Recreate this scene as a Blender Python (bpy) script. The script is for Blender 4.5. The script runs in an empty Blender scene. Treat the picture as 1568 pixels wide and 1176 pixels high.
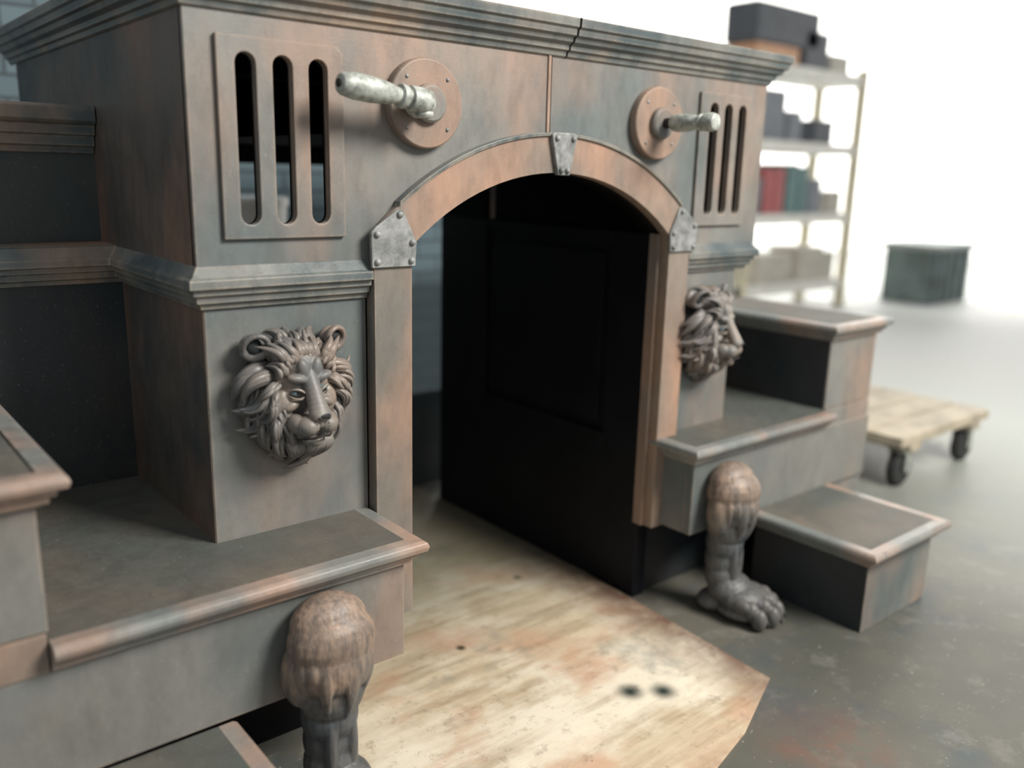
import bpy, bmesh, math, random
import numpy as np
from mathutils import Vector, Matrix
random.seed(7)
ZO=0.475
scene=bpy.context.scene
COL=scene.collection
FL=-0.475
# ---------------------------------------------------------------- materials
def nodes(name):
    m=bpy.data.materials.new(name); m.use_nodes=True
    nt=m.node_tree; b=nt.nodes['Principled BSDF']
    return m,nt,b
def N(nt,t,**k):
    n=nt.nodes.new(t)
    for a,v in k.items():
        setattr(n,a,v)
    return n
def noise(nt,vec,scale,detail=4,rough=.55,stretch=None,off=(0,0,0)):
    mp=N(nt,'ShaderNodeMapping'); mp.inputs['Location'].default_value=off
    if stretch: mp.inputs['Scale'].default_value=stretch
    nt.links.new(vec,mp.inputs['Vector'])
    n=N(nt,'ShaderNodeTexNoise'); n.inputs['Scale'].default_value=scale
    n.inputs['Detail'].default_value=detail; n.inputs['Roughness'].default_value=rough
    nt.links.new(mp.outputs[0],n.inputs['Vector'])
    return n.outputs['Fac']
def ramp(nt,fac,stops,interp='LINEAR'):
    r=N(nt,'ShaderNodeValToRGB'); e=r.color_ramp.elements; r.color_ramp.interpolation=interp
    while len(e)<len(stops): e.new(.5)
    for i,(p,c) in enumerate(stops):
        e[i].position=p; e[i].color=(c,c,c,1) if not isinstance(c,(tuple,list)) else (*c,1)
    nt.links.new(fac,r.inputs[0]); return r.outputs[0]
def math_(nt,op,a,b,clamp=False):
    n=N(nt,'ShaderNodeMath',operation=op); n.use_clamp=clamp
    for i,v in enumerate((a,b)):
        if isinstance(v,(int,float)): n.inputs[i].default_value=v
        else: nt.links.new(v,n.inputs[i])
    return n.outputs[0]
def mix(nt,fac,a,b,mode='MIX'):
    m=N(nt,'ShaderNodeMix',data_type='RGBA',blend_type=mode)
    for s,v in ((0,fac),(6,a),(7,b)):
        if hasattr(v,'default_value') or hasattr(v,'links'): nt.links.new(v,m.inputs[s])
        elif isinstance(v,(int,float)): m.inputs[s].default_value=v
        else: m.inputs[s].default_value=(*v,1)
    return m.outputs[2]
def wcoord(nt):
    g=N(nt,'ShaderNodeNewGeometry'); return g.outputs['Position']
def bump(nt,b,h,st,dist=.002):
    u=N(nt,'ShaderNodeBump'); u.inputs['Strength'].default_value=st; u.inputs['Distance'].default_value=dist
    nt.links.new(h,u.inputs['Height']); nt.links.new(u.outputs[0],b.inputs['Normal'])
def edgemask(nt,rad):
    bv=N(nt,'ShaderNodeBevel'); bv.samples=4; bv.inputs['Radius'].default_value=rad
    g=N(nt,'ShaderNodeNewGeometry')
    d=N(nt,'ShaderNodeVectorMath',operation='DOT_PRODUCT')
    nt.links.new(bv.outputs[0],d.inputs[0]); nt.links.new(g.outputs['True Normal'],d.inputs[1])
    return ramp(nt,d.outputs['Value'],[(.80,1.),(.99,0.)])
def paint(name,grey=(.2,.2,.19),cop=(.48,.25,.16),teal=(.09,.12,.125),camt=.5,tamt=.5,rough=.5,seed=0,sc=1.0,edge=.0,ecol=(.42,.30,.22),relief_shading=0,soft=1.0):
    m,nt,b=nodes(name); w=wcoord(nt)
    n1=noise(nt,w,3.1*sc,4,.5,(1,1,.6),(seed,seed*2,0))
    n2=noise(nt,w,2.6*sc,4,.5,None,(seed+5,3,7))
    n3=noise(nt,w,30,6,.72,(1,1,.45),(1,1,seed))
    n4=noise(nt,w,170,3,.6)
    n5=noise(nt,w,9,5,.6,(1,1,.5),(3,seed,1))
    c=mix(nt,math_(nt,'MULTIPLY',ramp(nt,n2,[(.38,0.),(.64,1.)],'EASE'),tamt),grey,teal)
    lo=.575-.24*camt
    c=mix(nt,math_(nt,'MULTIPLY',ramp(nt,n1,[(lo,0.),(lo+.27,1.)],'EASE'),min(1,.55+.35*camt)),c,cop)
    c=mix(nt,ramp(nt,n5,[(.34,.28),(.60,0.)]),c,tuple(x*.5 for x in grey))
    c=mix(nt,ramp(nt,n3,[(.33,.28),(.58,0.)]),c,tuple(x*.4 for x in grey))
    if edge:
        em=math_(nt,'MULTIPLY',edgemask(nt,.009),ramp(nt,n3,[(.36,0.),(.55,edge)]))
        c=mix(nt,em,c,ecol)
    if relief_shading:  # recess shade and ridge highlights painted into the base colour
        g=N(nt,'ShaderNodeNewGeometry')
        c=mix(nt,ramp(nt,g.outputs['Pointiness'],[(.42,relief_shading),(.495,0.)]),c,(.012,.016,.02))
        c=mix(nt,ramp(nt,g.outputs['Pointiness'],[(.51,0.),(.60,relief_shading*.7)]),c,(.42,.36,.30))
    c=mix(nt,ramp(nt,n4,[(.64,0.),(.75,.25)]),c,(.5,.47,.42))
    nt.links.new(c,b.inputs['Base Color'])
    nt.links.new(ramp(nt,n3,[(.3,rough-.12),(.7,rough+.15)]),b.inputs['Roughness'])
    bump(nt,b,n4,.25,.001)
    return m
def flat(name,c,rough=.6,metal=0,var=.25,scale=12,spec=.5):
    m,nt,b=nodes(name); w=wcoord(nt)
    n=noise(nt,w,scale,5,.65)
    col=mix(nt,ramp(nt,n,[(.38,0.),(.65,1.)]),c,tuple(min(1,x*(1-var)) for x in c))
    nt.links.new(col,b.inputs['Base Color']); b.inputs['Roughness'].default_value=rough
    b.inputs['Metallic'].default_value=metal; b.inputs['Specular IOR Level'].default_value=spec
    return m
M_face=paint('paint_grey_copper',(.225,.222,.203),(.42,.248,.165),(.118,.145,.147),.46,.9,.46,0,1,.7)
M_trim=paint('paint_copper_trim',(.26,.215,.178),(.47,.268,.175),(.14,.15,.14),.82,.6,.46,3,1,.5)
M_side=paint('paint_side_brown_shaded',(.120,.102,.088),(.32,.175,.112),(.032,.052,.058),.52,.95,.5,8,1,.5)  # browner, darker copy of the face paint; side shade put into the colour
M_tread=paint('paint_tread',(.132,.120,.100),(.20,.15,.11),(.08,.095,.086),.25,.9,.6,11)
M_nose=paint('paint_nosing',(.27,.265,.245),(.50,.285,.19),(.14,.17,.17),.60,.8,.36,13,1.4,.4,(.5,.44,.37))
M_mold=paint('paint_molding',(.20,.205,.19),(.44,.265,.165),(.065,.095,.105),.36,1,.38,21,1.5,.8,(.46,.38,.28))
M_dark=paint('paint_dark_teal',(.032,.037,.04),(.09,.055,.04),(.010,.022,.028),.2,1,.5,5)
M_riser=paint('paint_riser_teal',(.06,.068,.066),(.15,.10,.075),(.022,.040,.047),.2,1,.5,25)
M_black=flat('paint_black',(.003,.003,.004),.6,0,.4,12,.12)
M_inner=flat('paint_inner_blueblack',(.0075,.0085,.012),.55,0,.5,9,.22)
M_plate=flat('zinc_plate',(.33,.34,.33),.55,.1,.6,34)
M_metal=flat('aged_bright_metal',(.52,.55,.50),.5,.15,.6,55)
M_handdark=flat('dark_hole',(.02,.015,.012),.7)
M_lion=paint('lion_resin_paint',(.155,.148,.143),(.37,.24,.17),(.055,.070,.080),.44,.95,.42,17,2.4,relief_shading=.7)
M_core=flat('lion_mane_recess',(.014,.017,.02),.7)  # shade of the mane gaps put into the colour; nose pad and ears share it
M_lionface=paint('lion_face_paint',(.24,.21,.18),(.36,.26,.19),(.12,.135,.14),.40,.9,.45,19,4,relief_shading=.7)
M_eye=flat('lion_eye_glaze',(.22,.31,.33),.15)
# ---------------------------------------------------------------- mesh helpers
def empty(name,loc=(0,0,0)):
    o=bpy.data.objects.new(name,None); COL.objects.link(o); o.location=loc; o.empty_display_size=.1; return o
def obj(name,V,F,mat,parent=None,bevel=0,smooth=False,seg=2):
    me=bpy.data.meshes.new(name); me.from_pydata([tuple(v) for v in V],[],F); me.update()
    bm=bmesh.new(); bm.from_mesh(me); bmesh.ops.recalc_face_normals(bm,faces=bm.faces); bm.to_mesh(me); bm.free()
    o=bpy.data.objects.new(name,me); COL.objects.link(o)
    if mat: me.materials.append(mat)
    if smooth:
        for p in me.polygons: p.use_smooth=True
    if bevel:
        b=o.modifiers.new('bevel','BEVEL'); b.width=bevel; b.segments=seg; b.limit_method='ANGLE'; b.angle_limit=math.radians(35)
    if parent: o.parent=parent
    return o
class MB:
    def __init__(s): s.V=[];s.F=[]
    def add(s,V,F):
        n=len(s.V); s.V+= [tuple(v) for v in V]; s.F+=[[i+n for i in f] for f in F]; return s
    def box(s,x0,x1,y0,y1,z0,z1):
        return s.add([(x0,y0,z0),(x1,y0,z0),(x1,y1,z0),(x0,y1,z0),(x0,y0,z1),(x1,y0,z1),(x1,y1,z1),(x0,y1,z1)],
          [[0,3,2,1],[4,5,6,7],[0,1,5,4],[1,2,6,5],[2,3,7,6],[3,0,4,7]])
    def obj(s,name,mat,parent=None,**k): return obj(name,s.V,s.F,mat,parent,**k)
def sweep(profile,path,zoff=0):
    P=[Vector(p) for p in path]; n=len(P); V=[];F=[]; m=len(profile)
    for i in range(n):
        ns=[]
        if i>0: d=(P[i]-P[i-1]).normalized(); ns.append(Vector((d.y,-d.x)))
        if i<n-1: d=(P[i+1]-P[i]).normalized(); ns.append(Vector((d.y,-d.x)))
        if len(ns)==2:
            b=(ns[0]+ns[1]); b=b/ (b.dot(ns[0]))
        else: b=ns[0]
        for (o,z) in profile: V.append((P[i].x+b.x*o,P[i].y+b.y*o,z+zoff))
    for i in range(n-1):
        for j in range(m):
            k=(j+1)%m
            F.append([i*m+j,i*m+k,(i+1)*m+k,(i+1)*m+j])
    F.append(list(range(m))[::-1]); F.append([(n-1)*m+j for j in range(m)])
    return V,F
def prism(name,outer,holes,y0,y1,mat,parent,bevel=.0015):
    cu=bpy.data.curves.new('tmp','CURVE'); cu.dimensions='2D'; cu.fill_mode='BOTH'; cu.extrude=abs(y1-y0)/2
    for poly in [outer]+holes:
        sp=cu.splines.new('POLY'); sp.points.add(len(poly)-1); sp.use_cyclic_u=True
        for p,(a,b) in zip(sp.points,poly): p.co=(a,b,0,1)
    t=bpy.data.objects.new('tmp',cu); COL.objects.link(t)
    dg=bpy.context.evaluated_depsgraph_get()
    me=bpy.data.meshes.new_from_object(t.evaluated_get(dg)); bpy.data.objects.remove(t)
    ym=(y0+y1)/2
    for v in me.vertices:
        x,y,z=v.co; v.co=(x,ym-z,y)
    bm=bmesh.new(); bm.from_mesh(me); bmesh.ops.remove_doubles(bm,verts=bm.verts,dist=1e-5)
    bmesh.ops.recalc_face_normals(bm,faces=bm.faces); bm.to_mesh(me); bm.free()
    me.name=name; me.materials.clear(); me.materials.append(mat)
    o=bpy.data.objects.new(name,me); COL.objects.link(o); o.parent=parent
    if bevel:
        b=o.modifiers.new('bevel','BEVEL'); b.width=bevel; b.segments=2; b.limit_method='ANGLE'; b.angle_limit=math.radians(50)
    return o
def ellipsoid(mb,c,r,R=None,u=20,v=12):
    V=[];F=[]
    for i in range(v+1):
        th=math.pi*i/v
        for j in range(u):
            ph=2*math.pi*j/u
            p=Vector((r[0]*math.sin(th)*math.cos(ph),r[1]*math.sin(th)*math.sin(ph),r[2]*math.cos(th)))
            if R: p=R@p
            V.append(tuple(p+Vector(c)))
    for i in range(v):
        for j in range(u):
            k=(j+1)%u
            F.append([i*u+j,i*u+k,(i+1)*u+k,(i+1)*u+j])
    mb.add(V,F)
def lathe(mb,a,b,prof,seg=28):
    a=Vector(a);b=Vector(b);d=(b-a); L=d.length; d.normalize()
    u=d.orthogonal().normalized(); w=d.cross(u)
    V=[];F=[]
    for t,r in prof:
        for j in range(seg):
            an=2*math.pi*j/seg
            V.append(tuple(a+d*(t*L)+(u*math.cos(an)+w*math.sin(an))*r))
    n=len(prof)
    for i in range(n-1):
        for j in range(seg):
            k=(j+1)%seg; F.append([i*seg+j,i*seg+k,(i+1)*seg+k,(i+1)*seg+j])
    F.append(list(range(seg))[::-1]); F.append([(n-1)*seg+j for j in range(seg)])
    mb.add(V,F)
def lock(mb,pts,w,th,nrm,seg=12,n=12,ridge=.16):
    pv=[Vector(p) for p in pts]
    def bez(t):
        q=pv[:]
        while len(q)>1: q=[q[i].lerp(q[i+1],t) for i in range(len(q)-1)]
        return q[0]
    P=[bez(i/(n-1)) for i in range(n)]
    V=[];F=[]
    for i,p in enumerate(P):
        t=i/(n-1)
        d=(P[min(i+1,n-1)]-P[max(i-1,0)]).normalized()
        s=d.cross(Vector(nrm)).normalized(); o=s.cross(d).normalized()
        f=(math.sin(math.pi*min(1,.22+t*.78))**.75)*(1-.25*t)+.02
        for j in range(seg):
            a=2*math.pi*j/seg
            rr=1.0+(ridge if j%2==0 else -ridge)
            V.append(tuple(p+s*(math.cos(a)*w*f*rr)+o*(math.sin(a)*th*f*rr)))
    for i in range(n-1):
        for j in range(seg):
            k2=(j+1)%seg; F.append([i*seg+j,i*seg+k2,(i+1)*seg+k2,(i+1)*seg+j])
    F.append(list(range(seg))[::-1]); F.append([(n-1)*seg+j for j in range(seg)])
    mb.add(V,F)
def fuse(mb,voxel,smooth_it=6):
    me=bpy.data.meshes.new('t'); me.from_pydata(mb.V,[],mb.F); me.update()
    bm=bmesh.new(); bm.from_mesh(me); bmesh.ops.remove_doubles(bm,verts=bm.verts,dist=1e-6); bmesh.ops.recalc_face_normals(bm,faces=bm.faces); bm.to_mesh(me); bm.free()
    t=bpy.data.objects.new('t',me); COL.objects.link(t)
    r=t.modifiers.new('r','REMESH'); r.mode='VOXEL'; r.voxel_size=voxel
    s=t.modifiers.new('s','SMOOTH'); s.iterations=smooth_it; s.factor=.5
    dg=bpy.context.evaluated_depsgraph_get()
    m2=bpy.data.meshes.new_from_object(t.evaluated_get(dg)); bpy.data.objects.remove(t)
    V=[tuple(v.co) for v in m2.vertices]; F=[list(p.vertices) for p in m2.polygons]
    return V,F
# ---------------------------------------------------------------- cabinet
root=empty('lion_arch_stair_cabinet')
LX,RX=-.012,1.54
LP,RP=.317,1.241
ac,ar,acz=.785,.570,.103
IL,IR=.404,1.166
def arc(r,x0,x1,n=28):
    out=[]
    for i in range(n+1):
        x=x0+(x1-x0)*i/n
        out.append((x,acz+math.sqrt(r*r-(x-ac)**2)))
    return out
def slot(cx,w,z0,z1,n=8):
    r=w/2; p=[]
    for i in range(n+1):
        a=math.pi*i/n; p.append((cx+r*math.cos(a),z1-r+r*math.sin(a)))
    for i in range(n+1):
        a=math.pi+math.pi*i/n; p.append((cx+r*math.cos(a),z0+r+r*math.sin(a)))
    return p
slL=[slot(x,.036,.572,.853) for x in (.085,.151,.217)]
slR=[slot(x,.033,.577,.855) for x in (1.316,1.374,1.432)]
mid=.352
outer=[(LX,.495),(mid,.495)]+arc(.6,mid,1.218)+[(1.218,.495),(RX,.495),(RX,.93),(LX,.93)]
prism('front_panel',outer,slL+slR,-.012,-.002,M_face,root,.001)
prism('front_panel_dark_back',outer,slL+slR,-.0015,.004,M_black,root,0)  # black backing; shade behind the slots is put into its colour
prism('slot_plate_left',[(.036,.548),(.266,.548),(.266,.866),(.254,.878),(.036,.878)],slL,-.021,-.0125,M_face,root,.002)
prism('slot_plate_right',[(1.262,.550),(1.468,.550),(1.468,.866),(1.458,.878),(1.262,.878)],slR,-.021,-.0125,M_face,root,.002)
MB().box(LX,LX+.02,-.002,1.2,.495,.93).obj('upper_side_left',M_side,root)
MB().box(RX-.02,RX,-.002,1.2,.495,.93).obj('upper_side_right',M_side,root)
MB().box(LX,RX,-.012,1.25,.931,.985).obj('top_board',M_mold,root)
MB().box(LX+.02,RX-.02,1.18,1.2,.68,.93).obj('upper_back',M_black,root)  # coloured black so the box interior looks shaded
MB().box(.3,1.3,.03,1.15,.735,.75).obj('tunnel_ceiling',M_black,root)
MB().box(0,LP+.0,0,.45,-.25,.495).obj('pier_left',M_face,root,bevel=.002)
MB().box(RP,1.482,0,.45,-.25,.495).obj('pier_right',M_face,root,bevel=.002)
MB().box(0-.001,0.002,.002,.449,0,.43).obj('pier_side_skin',M_side,root)
OL,OR=.319,1.243
ro=.648
band=[(IL,-.25)]+arc(ar,IL,IR)+[(IR,-.25),(OR,-.25)]+list(reversed(arc(ro,OL,OR)))+[(OL,-.25)]
prism('arch_trim_band',band,[],-.03,-.0,M_trim,root,.003)
bd=arc(ro+.006,.375,1.2)+list(reversed(arc(ro-.001,.375,1.2)))
prism('arch_bead',bd,[],-.035,-.012,M_mold,root,.001)
rv=arc(ar,IL,IR)+list(reversed(arc(ar+.02,IL,IR)))
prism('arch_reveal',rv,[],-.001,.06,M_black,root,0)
MB().box(IL-.06,IL,.0,.05,-.25,.52).obj('jamb_left',M_black,root)
def rivets(mb,pts,y):
    for x,z in pts:
        ellipsoid(mb,(x,y,z),(.0066,.006,.0066),u=12,v=8)
pl=[(.311,.489),(.309,.556),(.322,.567),(.368,.597),(.380,.597),(.411,.535),(.408,.489)]
pr=[(2*ac-x,z-.0) for x,z in pl]
ky=[(.752,.752),(.760,.757),(.818,.757),(.826,.752),(.806,.668),(.772,.668)]
prism('corner_plate_left',pl,[],-.037,-.029,M_plate,root,.002)
prism('corner_plate_right',pr,[],-.037,-.029,M_plate,root,.002)
prism('keystone_plate',ky,[],-.041,-.029,M_plate,root,.002)
mb=MB()
rp=[(.322,.500),(.322,.552),(.372,.588),(.400,.535),(.398,.500)]
rivets(mb,rp,-.038); rivets(mb,[(2*ac-x,z) for x,z in rp],-.038)
rivets(mb,[(.766,.745),(.813,.745),(.780,.678),(.798,.678)],-.042)
mb.obj('rivets',M_plate,root,smooth=True)
MB().box(.757,.765,-.0155,-.012,.757,.925).obj('seam_strip',M_trim,root,bevel=.001)
MB().box(.7655,.7685,-.0135,-.012,.757,.925).obj('seam_shadow_strip',M_black,root)  # black strip painted as the seam's shadow, not an open gap
midp=[(0,.507),(.013,.504),(.026,.486),(.032,.482),(.033,.467),(.024,.465),(.024,.455),(.017,.453),(.016,.441),(.008,.438),(.007,.430),(0,.428)]
for nm,path in (('mid_molding_left',[(-2.6,.45),(0,.45),(0,0),(LP-.0,0)]),('mid_molding_right',[(RP+.002,0),(1.51,0),(1.51,1.2)])):
    V,F=sweep(midp,path); obj(nm,V,F,M_mold,root,bevel=.0012)
MB().box(RP,1.51,0.001,.45,.428,.5).obj('mid_block_right',M_mold,root)
cor=[(0,.912),(.006,.915),(.008,.924),(.015,.927),(.016,.936),(.027,.942),(.030,.951),(.038,.954),(.040,.966),(.046,.970),(.047,.988),(0,.99)]
V,F=sweep(cor,[(LX,1.25),(LX,-.012),(RX,-.012),(RX,1.25)]); obj('cornice',V,F,M_mold,root,bevel=.0012)
V,F=sweep([(o*1.03+.001 if o else -.0,z) for o,z in cor],[(.803,-.012),(.806,-.012)]); obj('cornice_joint',V,F,M_black,root)
nosp=[(0,0),(.026,0),(.033,-.004),(.036,-.012),(.033,-.021),(.021,-.024),(.020,-.033),(.012,-.036),(.011,-.045),(.003,-.048),(0,-.052)]
def nosing(nm,path,z): 
    V,F=sweep(nosp,path,z); obj(nm,V,F,M_nose,root,bevel=.0015)
MB().box(-2.6,-.0,.45,.47,0,.43).obj('rear_riser_lower',M_dark,root)
MB().box(-2.6,LX,.45,.56,.43,.5065).obj('rear_tread_lower',M_trim,root)
MB().box(-2.6,LX,.54,1.2,.507,.775).obj('rear_riser_upper',M_riser,root)
n2=[(0,.782),(.03,.782),(.038,.776),(.04,.752),(.034,.745),(.026,.743),(.025,.724),(.017,.722),(.016,.702),(.008,.70),(.006,.688),(0,.686)]
V,F=sweep(n2,[(-2.6,.54),(LX-.002,.54)]); obj('rear_nosing_upper',V,F,M_mold,root,bevel=.002)
MB().box(-.32,.284,-.184,.45,-.05,-.0005).box(.284,.404,0.0,.2,-.24,-.05).obj('platform_left',M_tread,root)
nosing('platform_nosing_left',[(-.32,-.185),(.283,-.185),(.283,.0)],0)
MB().box(-.9,.284,-.185,-.16,-.237,-.05).box(.262,.284,-.16,0,-.237,-.05).obj('apron_left',M_face,root,bevel=.002)
MB().box(-.9,.29,.04,.06,FL,-.05).obj('base_panel_left',M_black,root)
MB().box(-.9,-.318,-.1855,.45,.012,.205).obj('column_left',M_face,root,bevel=.002)
MB().box(-.9,-.322,-.188,.45,-.05,.0105).obj('column_left_lower',M_trim,root,bevel=.001)
MB().box(-.9,-.318,-.185,.45,.205,.2545).obj('column_tread_left',M_tread,root)
nosing('column_nosing_left',[(-.9,-.19),(-.314,-.19),(-.314,.449)],.255)
MB().box(-.9,-.085,-.5,-.186,FL,-.241).obj('bottom_step_left',M_face,root,bevel=.002)
nosing('bottom_step_nosing_left',[(-.9,-.5),(-.085,-.5),(-.085,-.187)],-.24)
MB().box(1.20,1.82,-.13,.3,-.05,-.0005).obj('platform_right',M_tread,root)
nosing('platform_nosing_right',[(1.20,-.0),(1.20,-.132),(1.815,-.132)],0)
MB().box(1.20,2.07,-.132,-.11,-.245,-.05).box(1.20,1.222,-.11,0,-.245,-.05).obj('apron_right',M_face,root,bevel=.002)
MB().box(1.172,1.83,.035,.06,FL,-.05).obj('base_panel_right',M_dark,root)
MB().box(1.482,1.83,.3,.32,-.05,.2).obj('riser_right',M_dark,root)
MB().box(1.822,2.08,-.118,.4,.001,.209).obj('column_right',M_face,root,bevel=.002)
MB().box(1.82,2.078,-.12,.4,FL,-.001).obj('column_right_lower',M_face,root,bevel=.002)
MB().box(1.8205,1.8218,-.112,.4,.001,.209).obj('column_right_shade_skin',M_dark,root)  # dark skin: shade of the left-facing side put into its colour
MB().box(1.822,2.08,-.116,.4,.209,.2595).obj('column_tread_right',M_tread,root)
nosing('column_nosing_right',[(1.82,.4),(1.82,-.118),(2.08,-.118),(2.08,.4)],.26)
MB().box(1.50,1.84,-.475,-.133,FL,-.241).obj('bottom_step_right',M_face,root,bevel=.002)
MB().box(1.4985,1.4995,-.472,-.133,FL,-.28).obj('bottom_step_shade_skin',M_dark,root)  # dark skin painting the step's left side as shaded
MB().box(1.50,1.84,-.474,-.133,-.241,-.2405).obj('bottom_tread_right',M_tread,root)
nosing('bottom_step_nosing_right',[(1.50,-.134),(1.50,-.475),(1.84,-.475),(1.84,-.134)],-.24)
MB().box(-.9,-.085,-.499,-.187,-.241,-.2405).obj('bottom_tread_left',M_tread,root)
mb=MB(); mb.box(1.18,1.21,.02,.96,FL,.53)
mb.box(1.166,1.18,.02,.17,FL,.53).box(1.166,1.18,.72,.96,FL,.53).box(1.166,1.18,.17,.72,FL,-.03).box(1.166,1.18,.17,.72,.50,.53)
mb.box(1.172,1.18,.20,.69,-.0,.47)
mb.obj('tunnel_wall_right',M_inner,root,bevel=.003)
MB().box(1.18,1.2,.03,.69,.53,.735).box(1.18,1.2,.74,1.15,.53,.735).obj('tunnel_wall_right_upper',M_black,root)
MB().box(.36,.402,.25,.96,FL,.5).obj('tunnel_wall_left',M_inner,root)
MB().box(1.158,1.1655,.0,.03,-.25,.53).obj('jamb_right',M_trim,root)
MB().box(.36,1.3,1.12,1.15,FL,-.12).obj('rear_kick_board',M_dark,root)
# ---------------------------------------------------------------- handles
def disc(nm,x,z):
    e=empty(nm)
    mb=MB(); lathe(mb,(x,-.012,z),(x,-.034,z),[(0,.078),(.02,.083),(.85,.083),(1,.080)],48)
    o=mb.obj('escutcheon_disc',M_trim,e,bevel=.001)
    mb=MB(); lathe(mb,(x,-.034,z),(x,-.050,z),[(0,.036),(.7,.036),(1,.031)],40); mb.obj('boss_ring',M_face,e,bevel=.001)
    mb=MB()
    for a in range(4):
        an=math.radians(90*a+45)
        ellipsoid(mb,(x+.065*math.cos(an),-.034,z+.065*math.sin(an)),(.004,.003,.004),u=10,v=6)
    mb.obj('screws',M_plate,e,smooth=True)
    return e
g0=[(0,.012),(.01,.0165),(.04,.0195),(.14,.0225),(.32,.0225),(.5,.019),(.60,.0150),(.63,.0140),(.635,.021),(.67,.0215),(.70,.021),(.705,.016),(.74,.016),(.745,.022),(.9,.023),(.97,.020),(1,.010)]
e=disc('lever_handle',.437,.794)
mb=MB(); lathe(mb,(.214,-.10,.810),(.410,-.085,.792),g0)
lathe(mb,(.402,-.045,.792),(.402,-.09,.792),[(0,.026),(.3,.024),(.6,.020),(1,.016)])
lathe(mb,(.396,-.078,.764),(.396,-.078,.80),[(0,.016),(.15,.020),(.3,.020),(.35,.016),(1,.016)])
mb.obj('lever',M_metal,e,smooth=True,bevel=.001)
mb=MB(); lathe(mb,(.2115,-.10,.8102),(.2175,-.10,.8098),[(0,.007),(1,.007)],16); mb.obj('lever_bore',M_handdark,e)
e=disc('lever_handle',1.098,.793)
mb=MB(); lathe(mb,(1.102,-.066,.793),(1.112,-.190,.793),[(t,r*.92) for t,r in g0])
mb.obj('lever',M_metal,e,smooth=True,bevel=.001)
mb=MB(); lathe(mb,(1.1,-.048,.793),(1.1025,-.070,.793),[(0,.012),(1,.012)]); mb.obj('lever_neck',M_handdark,e)
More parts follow.
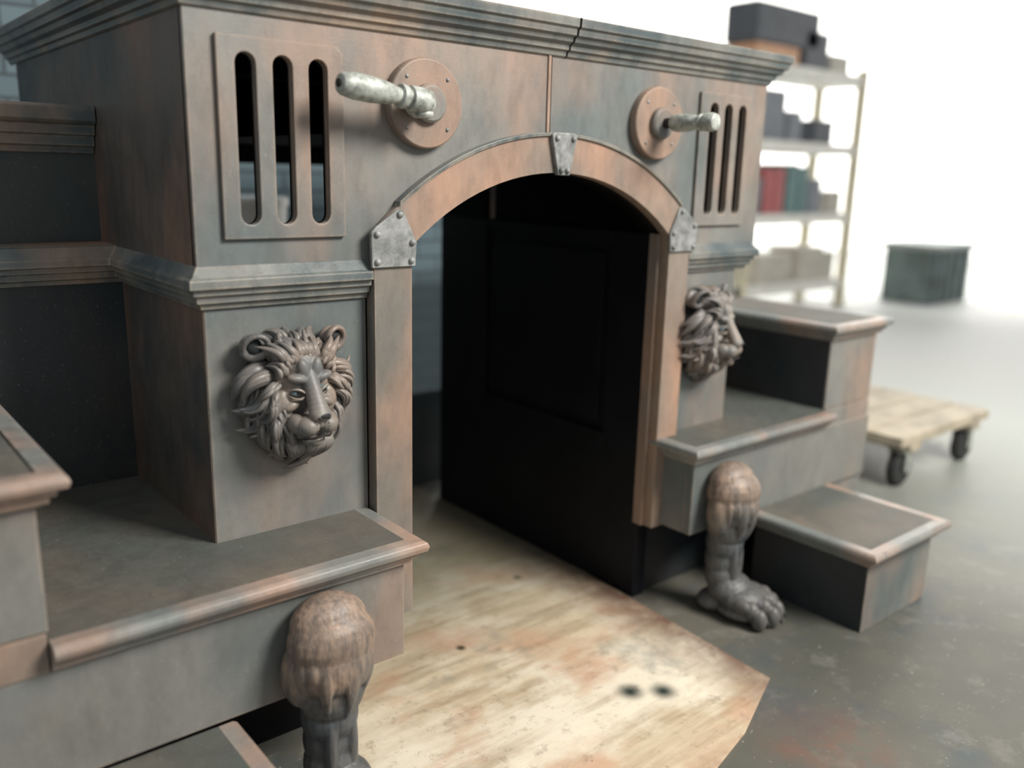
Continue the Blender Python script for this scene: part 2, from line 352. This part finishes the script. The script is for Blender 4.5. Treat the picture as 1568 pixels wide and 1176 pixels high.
# ---------------------------------------------------------------- lion heads
def lion(nm,cx,cz,K=.95,turn=0):
    e=empty(nm)
    cr,sr=math.cos(math.radians(turn)),math.sin(math.radians(turn))
    def T(p):   # the face turns on the mount, the mane root stays against the pier
        x,o,z=p; k=max(0,min(1,(o-.0)/.045))
        xr=x*cr+(o)*sr; orr=(o)*cr-x*sr
        x=x+(xr-x)*k; o=max(o+(orr-o)*k,-.01+.0)
        return (cx+x*K,-o*K,cz+z*K)
    mb=MB()
    FS=1.07
    def E(x,o,z,rx,ro,rz,tilt=0,roll=0):
        R=Matrix.Rotation(math.radians(turn),3,'Z')@Matrix.Rotation(math.radians(tilt),3,'X')@Matrix.Rotation(math.radians(roll),3,'Y')
        ellipsoid(mb,T((x*FS,o*1.05,z*FS)),(rx*FS*K,ro*FS*K,rz*FS*K),R)
    E(0,.028,.02,.066,.050,.075)
    E(0,.048,.052,.042,.034,.040)
    for s in(-1,1):
        E(s*.023,.078,.036,.021,.013,.009,0,-s*12)
        E(s*.012,.079,.050,.011,.009,.020,0,s*14)
        E(s*.044,.050,-.012,.024,.024,.036)
        E(s*.034,.066,-.012,.019,.016,.011,0,s*22)
        E(s*.0185,.098,-.046,.0210,.023,.0185)
        E(s*.030,.080,-.044,.016,.024,.018)
        E(s*.0105,.116,-.028,.0080,.008,.006)
    for i in range(9):
        t=i/8
        E(0,.072+.038*t,.040-.064*t,.0175-.0035*math.sin(t*3.1)+.003*t,.016,.015)
    E(0,.119,-.0255,.0165,.009,.0080)
    E(0,.110,-.040,.005,.008,.010)
    E(0,.084,-.0755,.022,.019,.0120)
    E(0,.096,-.077,.014,.011,.010)
    E(0,.052,-.058,.036,.045,.028)
    V,F=fuse(mb,.0017,1)
    obj('face',V,F,M_lionface,e,smooth=True)
    def G(p): return T((p[0]*FS,p[1]*1.05,p[2]*FS))
    mb=MB()
    for s in(-1,1):
        lock(mb,[G((0,.120,-.060)),G((s*.012,.119,-.067)),G((s*.026,.103,-.068)),G((s*.038,.082,-.070))],.0026,.0028,(0,-1,0),8,10,0)
        ellipsoid(mb,G((s*.0090,.1258,-.0285)),(.0038,.0025,.0026),u=8,v=6)
        lock(mb,[G((s*.014,.087,.007)),G((s*.027,.092,.022)),G((s*.041,.076,.015))],.0022,.0022,(0,-1,0),8,10,0)
        for q in range(3):
            for r_ in range(3):
                ellipsoid(mb,G((s*(.012+.008*q),.1195-.004*q,-.040-.006*r_)),(.0010,.0012,.0010),u=6,v=5)
    mb.obj('mouth_and_nostrils',M_handdark,e,smooth=True)
    mb=MB()
    ellipsoid(mb,G((0,.1225,-.0255)),(.0135,.006,.0062)); mb.obj('nose_pad',M_core,e,smooth=True)
    mb=MB()
    for s in(-1,1): ellipsoid(mb,G((s*.0275,.0755,.0115)),(.0085,.009,.0060),u=16,v=10)
    mb.obj('eyes',M_eye,e,smooth=True)
    mb=MB()
    for s in(-1,1): ellipsoid(mb,G((s*.0270,.0842,.0120)),(.0028,.003,.0030),u=12,v=8)
    mb.obj('pupils',M_handdark,e,smooth=True)
    mb=MB()
    for s in(-1,1):
        lock(mb,[G((s*.014,.086,.008)),G((s*.028,.093,.026)),G((s*.042,.072,.013))],.0030,.0030,(0,-1,0),8,10,0)
        lock(mb,[G((s*.016,.086,.004)),G((s*.028,.088,-.005)),G((s*.042,.072,.009))],.0026,.0026,(0,-1,0),8,10,0)
    mb.obj('eyelids',M_lionface,e,smooth=True)
    mb=MB()
    ellipsoid(mb,T((0,.012,.0)),(.100,.034,.104))
    ellipsoid(mb,T((0,.018,-.050)),(.078,.038,.072))
    V,F=fuse(mb,.003,3)
    obj('mane_core',V,F,M_core,e,smooth=True)
    mb=MB()
    for s in(-1,1):
        seg=24
        for i in range(seg):
            a=2*math.pi*i/seg
            wd=.0058 if math.sin(a)>-.3 else .008
            ellipsoid(mb,T((s*(.084+.0205*math.cos(a)*(1.05)),.038+.006*math.sin(a)-.006*math.cos(a),.098+.0215*math.sin(a))),(wd,.009,wd),u=10,v=6)
        ellipsoid(mb,T((s*.082,.022,.096)),(.024,.012,.024))
    V,F=fuse(mb,.0022,2)
    obj('ears',V,F,M_lion,e,smooth=True)
    rnd=random.Random(9)
    mb=MB()
    layers=[(.086,.014,.054,.0165,26),(.081,.030,.058,.0150,26),(.074,.046,.056,.0135,26),(.066,.060,.046,.0110,26)]
    for layer,(rr,oo,ln,w,cnt) in enumerate(layers):
        for i in range(cnt):
            a=2*math.pi*(i+.5*(layer%2)+rnd.uniform(-.3,.3))/cnt
            sx,c_=math.sin(a),math.cos(a)
            if layer>=2 and c_<-.90: continue
            if abs(sx)>.45 and c_>.35 and layer==0: continue
            side=1 if sx>0 else -1
            p0=Vector((sx*rr*.92,oo,c_*rr*1.08))
            if c_>.62:
                L=ln*rnd.uniform(.5,.75); dirv=Vector((sx*1.1+rnd.uniform(-.35,.35),0,.8))
            else:
                L=ln*rnd.uniform(.85,1.25)
                k=(.62-c_)/1.62
                dirv=Vector((side*(.70-1.10*k),0,.20-1.3*k-.40))
            dirv.normalize()
            tang=Vector((dirv.z,0,-dirv.x))*(-side if rnd.random()<.7 else side)
            cu=rnd.uniform(.15,.45)*L
            p1=p0+Vector((sx,0,c_*.6))*L*.28+Vector((0,.018,0))
            p2=p0+dirv*L*.60+tang*cu+Vector((0,.020,0))
            p3=p0+dirv*L*.90+tang*cu*.4+Vector((0,.002,0))
            p4=p0+dirv*L*1.04-tang*cu*.8+Vector((0,-.010,0))
            ww=w*rnd.uniform(.7,1.1)
            nrm=Vector((sx*.6,-1,c_*.4))
            lock(mb,[T(p0),T(p1),T(p2),T(p3),T(p4)],ww,ww*.50,nrm,18,16,.11)
            for q in range(2):
                off=Vector((rnd.uniform(-.008,.008),.005,rnd.uniform(-.008,.008)))
                lock(mb,[T(p0+off),T(p1+off*1.2),T(p2+off),T(p3+off*.5),T(p4*.7+p3*.3+off*.3)],ww*.42,ww*.34,nrm,10,14,.12)
    for i in range(24):
        x=rnd.uniform(-.048,.048); zz=.072+rnd.uniform(0,.014)-abs(x)*.25
        L=rnd.uniform(.7,1.05)
        sgn=1 if x>0 else -1
        lock(mb,[T((x,.060,zz-.010)),T((x*1.1,.088,zz+.008*L)),T((x*1.4+rnd.uniform(-.014,.014),.078,zz+.028*L)),T((x*1.7+rnd.uniform(-.014,.014)+sgn*.008,.045,zz+.036*L))],.0082,.0050,(0,-1,.4),14)
    for i in range(22):
        x=rnd.uniform(-.046,.046)
        lock(mb,[T((x,.062,-.082)),T((x*1.15,.086,-.097)),T((x+rnd.uniform(-.016,.016),.066,-.113)),T((x*.6+rnd.uniform(-.016,.016),.036,-.124-rnd.uniform(0,.014)))],.0100,.0068,(0,-1,-.2),14)
    mb.obj('mane_locks',M_lion,e,smooth=True)
    mb=MB()
    for s in(-1,1): ellipsoid(mb,T((s*.084,.032,.098)),(.0150,.0085,.0160))
    mb.obj('ear_hollows',M_core,e,smooth=True)
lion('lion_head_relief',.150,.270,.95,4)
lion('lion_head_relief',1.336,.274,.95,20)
# ---------------------------------------------------------------- paw legs
def pawmat():
    m,nt,b=nodes('paw_paint'); w=wcoord(nt)
    sx=N(nt,'ShaderNodeSeparateXYZ'); nt.links.new(w,sx.inputs[0])
    n=noise(nt,w,11,5,.6)
    ad=N(nt,'ShaderNodeMath',operation='MULTIPLY_ADD'); ad.inputs[1].default_value=.26
    nt.links.new(n,ad.inputs[0]); nt.links.new(sx.outputs[2],ad.inputs[2])
    c=ramp(nt,ad.outputs[0],[(.0,(.17,.155,.14)),(.18,(.14,.135,.125)),(.34,(.08,.092,.10)),(.40,(.15,.14,.125)),(.47,(.33,.235,.17)),(.62,(.33,.235,.18))])
    n2=noise(nt,w,45,6,.75,(1,1,.3))
    nf=noise(nt,w,120,4,.6,(1,1,.12))
    c=mix(nt,ramp(nt,n2,[(.4,.6),(.60,0.)]),c,(.06,.062,.065))
    c=mix(nt,ramp(nt,nf,[(.38,.35),(.5,0.)]),c,(.05,.05,.05))
    g=N(nt,'ShaderNodeNewGeometry')  # hollows shaded and ridges highlighted within the paw's own colour
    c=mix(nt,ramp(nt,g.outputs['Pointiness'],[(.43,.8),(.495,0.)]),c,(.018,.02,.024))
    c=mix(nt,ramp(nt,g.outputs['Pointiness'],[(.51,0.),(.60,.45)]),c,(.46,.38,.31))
    nt.links.new(c,b.inputs['Base Color']); b.inputs['Roughness'].default_value=.45
    bump(nt,b,nf,.6,.003)
    return m
M_paw=pawmat()
def paw(nm,cx,y0,tw=0,H=1.0):
    e=empty(nm)
    ct,st=math.cos(math.radians(tw)),math.sin(math.radians(tw))
    def T(p):
        x,o,z=p; o2=o-.05
        return (cx+x*ct+o2*st, y0-.05-(o2*ct-x*st), FL+z*H)
    mb=MB()
    def E(x,o,z,rx,ro,rz,R=None): ellipsoid(mb,T((x,o,z)),(rx,ro,rz*H),R)
    E(0,.040,.385,.070,.050,.050)
    E(0,.048,.355,.080,.064,.062)
    E(0,.050,.315,.076,.064,.07)
    E(0,.042,.26,.063,.055,.07)
    E(0,.036,.205,.053,.048,.06)
    E(0,.032,.155,.047,.045,.06)
    E(0,.036,.11,.050,.047,.05)
    E(0,.060,.075,.062,.058,.044)
    E(0,.10,.058,.072,.060,.038)
    E(0,.10,.028,.074,.078,.027)
    E(0,.02,.03,.052,.045,.03)
    for x in (-.022,.022): E(x,.068,.15,.012,.016,.08)
    for i,x in enumerate((-.060,-.021,.021,.060)):
        f=.155 if abs(x)>.03 else .178
        E(x,f-.045,.058,.0175,.034,.020)
        E(x,f-.018,.050,.0190,.022,.025)
        E(x,f+.004,.031,.0195,.023,.030)
    E(-.056,.03,.30,.03,.035,.06); E(.056,.03,.30,.03,.035,.06)
    for i in range(9):
        a=-80+i*20
        sx,so=math.sin(math.radians(a)),math.cos(math.radians(a))
        L=[.075,.05,.095,.06,.105,.055,.09,.065,.08][i]
        z=.350
        lock(mb,[T((sx*.062,.045+so*.044,z)),T((sx*.082,.047+so*.069,z-.035)),T((sx*.073,.045+so*.065,z-L*.75)),T((sx*.052,.040+so*.048,z-L-.03))],.0165,.008,(sx,-so,0),8,12,0)
    V,F=fuse(mb,.0028,2)
    obj('leg_and_foot',V,F,M_paw,e,smooth=True)
    mb=MB()
    for i,x in enumerate((-.060,-.021,.021,.060)):
        f=.155 if abs(x)>.03 else .178
        lock(mb,[T((x,f+.014,.036)),T((x,f+.030,.034)),T((x,f+.032,.014))],.006,.006,(1,0,0),8,10,0)
    mb.obj('claws',M_dark,e,smooth=True)
paw('lion_paw_leg',.105,-.185,8)
paw('lion_paw_leg',1.312,-.132,20,.975)
# ---------------------------------------------------------------- floor + plywood
def spot(nt,w,x,y,r0,r1):
    v=N(nt,'ShaderNodeVectorMath',operation='DISTANCE'); nt.links.new(w,v.inputs[0]); v.inputs[1].default_value=(x,y,0.005)
    mr=N(nt,'ShaderNodeMapRange',interpolation_type='SMOOTHSTEP'); mr.inputs[1].default_value=r0; mr.inputs[2].default_value=r1; mr.inputs[3].default_value=1; mr.inputs[4].default_value=0
    nt.links.new(v.outputs['Value'],mr.inputs[0]); return mr.outputs[0]
def floormat():
    m,nt,b=nodes('painted_concrete'); w=wcoord(nt)
    n1=noise(nt,w,1.3,5,.6); n2=noise(nt,w,9,6,.7); n3=noise(nt,w,70,3,.7); n4=noise(nt,w,3.5,5,.6,None,(9,2,4))
    n6=noise(nt,w,22,6,.75,(1,3,1),(4,1,4)); n7=noise(nt,w,12,6,.7,None,(2,8,4))
    c=mix(nt,ramp(nt,n1,[(.35,0.),(.65,1.)]),(.066,.070,.060),(.125,.118,.095))
    c=mix(nt,ramp(nt,n4,[(.54,0.),(.68,.7)]),c,(.055,.075,.085))
    c=mix(nt,ramp(nt,n2,[(.54,0.),(.72,.5)]),c,(.24,.23,.20))
    c=mix(nt,ramp(nt,n6,[(.65,0.),(.69,.75)]),c,(.40,.39,.36))
    c=mix(nt,ramp(nt,n3,[(.67,0.),(.71,.7)]),c,(.45,.44,.41))
    k7=ramp(nt,n7,[(.40,0.),(.60,.6)])
    c=mix(nt,math_(nt,'MULTIPLY',spot(nt,w,1.02,-.66,.06,.19),k7),c,(.20,.09,.06))
    c=mix(nt,math_(nt,'MULTIPLY',spot(nt,w,1.05,-.55,.06,.15),k7),c,(.06,.08,.09))
    sx=N(nt,'ShaderNodeSeparateXYZ'); nt.links.new(w,sx.inputs[0])
    mr=N(nt,'ShaderNodeMapRange'); mr.inputs[1].default_value=1.8; mr.inputs[2].default_value=4.0
    nt.links.new(sx.outputs[0],mr.inputs[0])
    c=mix(nt,mr.outputs[0],c,(.44,.46,.42))  # floor fades paler towards the bright hall; brightness put into the colour
    m2=N(nt,'ShaderNodeMapRange'); m2.inputs[1].default_value=4.2; m2.inputs[2].default_value=7
    nt.links.new(sx.outputs[0],m2.inputs[0])
    c=mix(nt,m2.outputs[0],c,(.30,.31,.30))
    nt.links.new(c,b.inputs['Base Color']); b.inputs['Roughness'].default_value=.55
    bump(nt,b,n2,.2,.002)
    return m
MB().box(-5,14,-5,9,FL-.1,FL).obj('floor',floormat())
def plymat():
    m,nt,b=nodes('sprayed_plywood'); w=wcoord(nt)
    g=noise(nt,w,6,8,.7,(.3,2.6,1),(2,1,0)); n1=noise(nt,w,3.0,5,.6,(1,1.6,1),(4,4,1)); n2=noise(nt,w,3.4,5,.65,None,(7,1,3)); n3=noise(nt,w,90,3,.7); n5=noise(nt,w,2.4,5,.65,(1,1.5,1),(1,6,3)); n6=noise(nt,w,26,6,.75,(1,1,1),(3,3,3)); n8=noise(nt,w,7,6,.7,None,(6,3,1))
    c=mix(nt,ramp(nt,g,[(.38,0.),(.62,1.)]),(.70,.59,.42),(.44,.34,.22))
    c=mix(nt,ramp(nt,n5,[(.44,0.),(.58,.75)]),c,(.88,.81,.66))
    c=mix(nt,ramp(nt,g,[(.52,0.),(.64,.35)]),c,(.42,.31,.2))
    c=mix(nt,ramp(nt,n1,[(.50,0.),(.66,.65)]),c,(.58,.32,.20))
    c=mix(nt,ramp(nt,n2,[(.55,0.),(.70,.8)]),c,(.20,.22,.20))
    c=mix(nt,ramp(nt,n6,[(.30,.6),(.44,0.)]),c,(.26,.19,.13))
    c=mix(nt,ramp(nt,n3,[(.66,0.),(.72,.5)]),c,(.1,.1,.1))
    sx=N(nt,'ShaderNodeSeparateXYZ'); nt.links.new(w,sx.inputs[0])
    er=N(nt,'ShaderNodeMapRange'); er.inputs[1].default_value=.96; er.inputs[2].default_value=1.13; er.inputs[4].default_value=1
    nt.links.new(sx.outputs[0],er.inputs[0])
    c=mix(nt,math_(nt,'MULTIPLY',er.outputs[0],ramp(nt,n8,[(.34,.45),(.56,1.)])),c,(.17,.10,.07))
    fr=N(nt,'ShaderNodeMapRange'); fr.inputs[1].default_value=-.46; fr.inputs[2].default_value=-.62; fr.inputs[4].default_value=1
    nt.links.new(sx.outputs[1],fr.inputs[0])
    c=mix(nt,math_(nt,'MULTIPLY',fr.outputs[0],ramp(nt,n8,[(.40,0.),(.6,.7)])),c,(.40,.22,.14))
    for x,y,r in ((.815,-.299,.046),(.877,-.343,.046)):
        c=mix(nt,spot(nt,w,x,y,.002,r),c,(.025,.04,.035))
    for x,y in ((.62,.085),(.98,.30)):
        c=mix(nt,spot(nt,w,x,y,.004,.017),c,(.05,.035,.02))
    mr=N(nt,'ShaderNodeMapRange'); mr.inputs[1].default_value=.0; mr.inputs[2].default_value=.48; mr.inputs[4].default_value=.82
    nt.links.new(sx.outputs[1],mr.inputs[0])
    c=mix(nt,mr.outputs[0],c,(.14,.135,.09))  # tunnel shade painted into the board, along with dirty green overspray
    nt.links.new(c,b.inputs['Base Color']); b.inputs['Roughness'].default_value=.5
    bump(nt,b,g,.3,.002)
    return m
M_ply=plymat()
def slab(nm,poly,z0,z1,mat):
    n=len(poly); V=[(x,y,z0) for x,y in poly]+[(x,y,z1) for x,y in poly]
    F=[list(range(n))[::-1],[n+i for i in range(n)]]+[[i,(i+1)%n,n+(i+1)%n,n+i] for i in range(n)]
    return obj(nm,V,F,mat,None,bevel=.001)
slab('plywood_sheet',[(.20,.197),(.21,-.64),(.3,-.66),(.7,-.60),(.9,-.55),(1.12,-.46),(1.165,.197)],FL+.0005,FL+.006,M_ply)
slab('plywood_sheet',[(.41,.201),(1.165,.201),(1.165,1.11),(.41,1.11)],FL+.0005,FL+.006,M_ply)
# ---------------------------------------------------------------- brick wall
def brickmat():
    m,nt,b=nodes('painted_brick'); w=wcoord(nt)
    mp=N(nt,'ShaderNodeMapping'); mp.inputs['Rotation'].default_value=(math.radians(90),0,0)
    nt.links.new(w,mp.inputs[0])
    br=N(nt,'ShaderNodeTexBrick'); br.inputs['Scale'].default_value=1
    br.inputs['Brick Width'].default_value=.22; br.inputs['Row Height'].default_value=.075; br.inputs['Mortar Size'].default_value=.006
    br.inputs['Color1'].default_value=(.13,.19,.215,1); br.inputs['Color2'].default_value=(.10,.15,.175,1); br.inputs['Mortar'].default_value=(.05,.07,.08,1)
    nt.links.new(mp.outputs[0],br.inputs['Vector'])
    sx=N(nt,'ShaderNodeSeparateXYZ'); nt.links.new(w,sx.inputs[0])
    low_dark=ramp(nt,sx.outputs[2],[(.60,.9),(.72,0.)])  # brick colour darker towards the bottom
    c=mix(nt,low_dark,br.outputs['Color'],(.018,.03,.036))
    nt.links.new(c,b.inputs['Base Color']); b.inputs['Roughness'].default_value=.7
    inv=N(nt,'ShaderNodeMath',operation='SUBTRACT'); inv.inputs[0].default_value=1; nt.links.new(br.outputs['Fac'],inv.inputs[1])
    bump(nt,b,inv.outputs[0],.8,.008)
    return m
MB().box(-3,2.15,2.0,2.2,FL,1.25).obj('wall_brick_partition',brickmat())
M_white=flat('white_wall_paint',(.86,.85,.83),.8,0,.08,1)
MB().box(-5,14,8.8,9,FL,5.5).obj('wall_back',M_white)
MB().box(13.8,14,-5,8.8,FL,5.5).obj('wall_right',M_white)
# stool + bucket made up behind the cabinet so the slots show white
st=empty('filler_stool'); Mw=flat('raw_wood',(.42,.34,.22),.65,0,.4)
mb=MB(); lathe(mb,(.74,1.5,.275),(.74,1.5,.308),[(0,.155),(.2,.16),(.8,.16),(1,.155)],36)
for a in range(4):
    an=math.radians(45+90*a); lathe(mb,(.74+.19*math.cos(an),1.5+.19*math.sin(an),FL),(.74+.11*math.cos(an),1.5+.11*math.sin(an),.276),[(0,.016),(1,.018)],12)
mb.obj('seat_and_legs',Mw,st)
bk=empty('filler_bucket')
mb=MB(); lathe(mb,(.74,1.5,.309),(.74,1.5,.570),[(0,.105),(.02,.108),(.88,.120),(.885,.127),(.97,.127),(1,.118)],40)
mb.obj('pail_and_lid',flat('white_plastic',(.85,.85,.83),.4,0,.05),bk,bevel=.002)
# shelf
sh=empty('storage_shelf')
M_beige=flat('shelf_beige_metal',(.66,.60,.44),.6); M_shw=flat('shelf_board',(.82,.80,.74),.6)
mb=MB()
X0,X1,Y0,Y1=5.55,7.20,2.9,3.4
for x in (X0,X1-.09):
    for y in (Y0,Y1-.07): mb.box(x,x+.09,y,y+.07,FL,1.65)
mb.obj('posts',M_beige,sh)
mb=MB()
for z in (-.3,.30,.90,1.50): mb.box(X0,X1,Y0+.01,Y1-.01,z,z+.09)
mb.obj('boards',M_shw,sh)
cols=[(.46,.13,.13),(.13,.23,.23),(.09,.10,.115),(.62,.34,.2),(.2,.22,.25),(.52,.49,.42)]  # stored-item colours lightened; background haze mixed into them
mc=[flat('stored_%d'%i,c) for i,c in enumerate(cols)]
items=[(-.21,[(.3,.5,.25,5),(.9,.4,.3,5),(1.3,.2,.25,5)]),
 (.39,[(.12,.14,.30,4),(.3,.12,.36,0),(.44,.14,.38,0),(.62,.16,.42,1),(.80,.14,.40,1),(.96,.2,.30,4),(1.3,.2,.2,5)]),
 (.99,[(.15,.35,.4,4),(.55,.2,.25,4),(.95,.3,.2,2)]),
 (1.59,[(.02,.6,.14,3),(.7,.35,.30,2),(1.1,.3,.15,5)])]
for k,(zb,its) in enumerate(items):
    for j,(x,wd,h,ci) in enumerate(its):
        MB().box(X0+x,X0+x+wd,Y0+.06,Y1-.12,zb+.001,zb+h).obj('stored_box_%d_%d'%(k,j),mc[ci],sh,bevel=.012)
MB().box(X0+.0,X0+.9,Y0+.06,Y1-.12,1.731,2.04).obj('dark_case',mc[2],sh,bevel=.03)
# dolly
dl=empty('furniture_dolly')
Mw2=flat('dolly_wood',(.52,.45,.34),.65,0,.35,8); Mr=flat('caster_rubber',(.03,.03,.03),.6)
mb=MB()
for i in range(4): mb.box(2.60,3.35,-.0+.15*i,.14+.15*i,-.30,-.26)
mb.box(2.68,2.76,0,.6,-.33,-.30).box(3.2,3.28,0,.6,-.33,-.30)
mb.obj('deck_boards',Mw2,dl,bevel=.004)
mb=MB()
for x in (2.70,3.24):
    for y in (.05,.52):
        lathe(mb,(x,y-.022,FL+.068),(x,y+.022,FL+.068),[(0,.055),(.15,.068),(.85,.068),(1,.055)],28)
mb.obj('caster_wheels',Mr,dl)
mb=MB()
for x in (2.70,3.24):
    for y in (.05,.52): mb.box(x-.015,x+.015,y-.036,y-.028,FL+.06,-.33).box(x-.015,x+.015,y+.028,y+.036,FL+.06,-.33).box(x-.03,x+.03,y-.038,y+.038,-.338,-.33)
mb.obj('caster_forks',M_metal,dl)
tt=empty('storage_crate'); Mg=flat('crate_dark_green',(.13,.17,.165),.75,0,.4,6); Mt2=flat('crate_lid_grey',(.30,.33,.32),.7)  # crate colours lightened likewise for haze
mb=MB(); ml=MB()
x,y,z=8.35,2.70,FL
mb.box(x-.40,x+.40,y-.25,y+.25,z+.001,z+.52)
for k in range(5): mb.box(x-.36+.16*k,x-.30+.16*k,y-.268,y-.25,z+.03,z+.50)
ml.box(x-.43,x+.43,y-.28,y+.28,z+.5205,z+.58)
mb.obj('body_and_ribs',Mg,tt,bevel=.01,seg=2); ml.obj('lid',Mt2,tt,bevel=.012)
# ---------------------------------------------------------------- camera
cam=bpy.data.cameras.new('camera'); co=bpy.data.objects.new('camera',cam); COL.objects.link(co)
cam.sensor_width=36; cam.lens=1343.1/1568*36; cam.clip_start=.05
r=Vector((.77168,-.63552,.02496)); d=Vector((-.12965,-.1956,-.97208)); f=Vector((.62266,.74689,-.23333))
R=Matrix((r,-d,-f)).transposed()
co.matrix_world=Matrix.Translation((-.5431,-1.4804,.6693))@R.to_4x4()
cam.dof.use_dof=True; cam.dof.focus_distance=1.70; cam.dof.aperture_fstop=1.15
scene.camera=co
# ---------------------------------------------------------------- light
w=bpy.data.worlds.new('world'); scene.world=w; w.use_nodes=True
w.node_tree.nodes['Background'].inputs[0].default_value=(.93,.97,1,1); w.node_tree.nodes['Background'].inputs[1].default_value=.46
def area(nm,loc,tgt,size,power,col=(1,1,1)):
    l=bpy.data.lights.new(nm,'AREA'); l.shape='RECTANGLE'; l.size=size[0]; l.size_y=size[1]; l.energy=power; l.color=col
    o=bpy.data.objects.new(nm,l); COL.objects.link(o); o.location=loc
    o.rotation_euler=(Vector(tgt)-Vector(loc)).to_track_quat('-Z','Y').to_euler()
area('key_light',(2.1,-2.9,3.0),(.7,0,0),(1.6,1.3),285,(1,.955,.89))  # added key light from the upper front right, no modelled opening
area('far_wall_fill',(10.5,2.5,4.2),(13.8,5,1.2),(5,3),1300,(1,.98,.95))  # this and the next are added fills that keep the far walls white
area('far_wall_fill',(8,5.5,4.2),(9,8.8,1.2),(5,3),800,(1,.98,.95))
scene.view_settings.view_transform='Standard'
scene.view_settings.look='None'
for o in list(scene.objects):
    if o.parent is None: o.location.z+=ZO
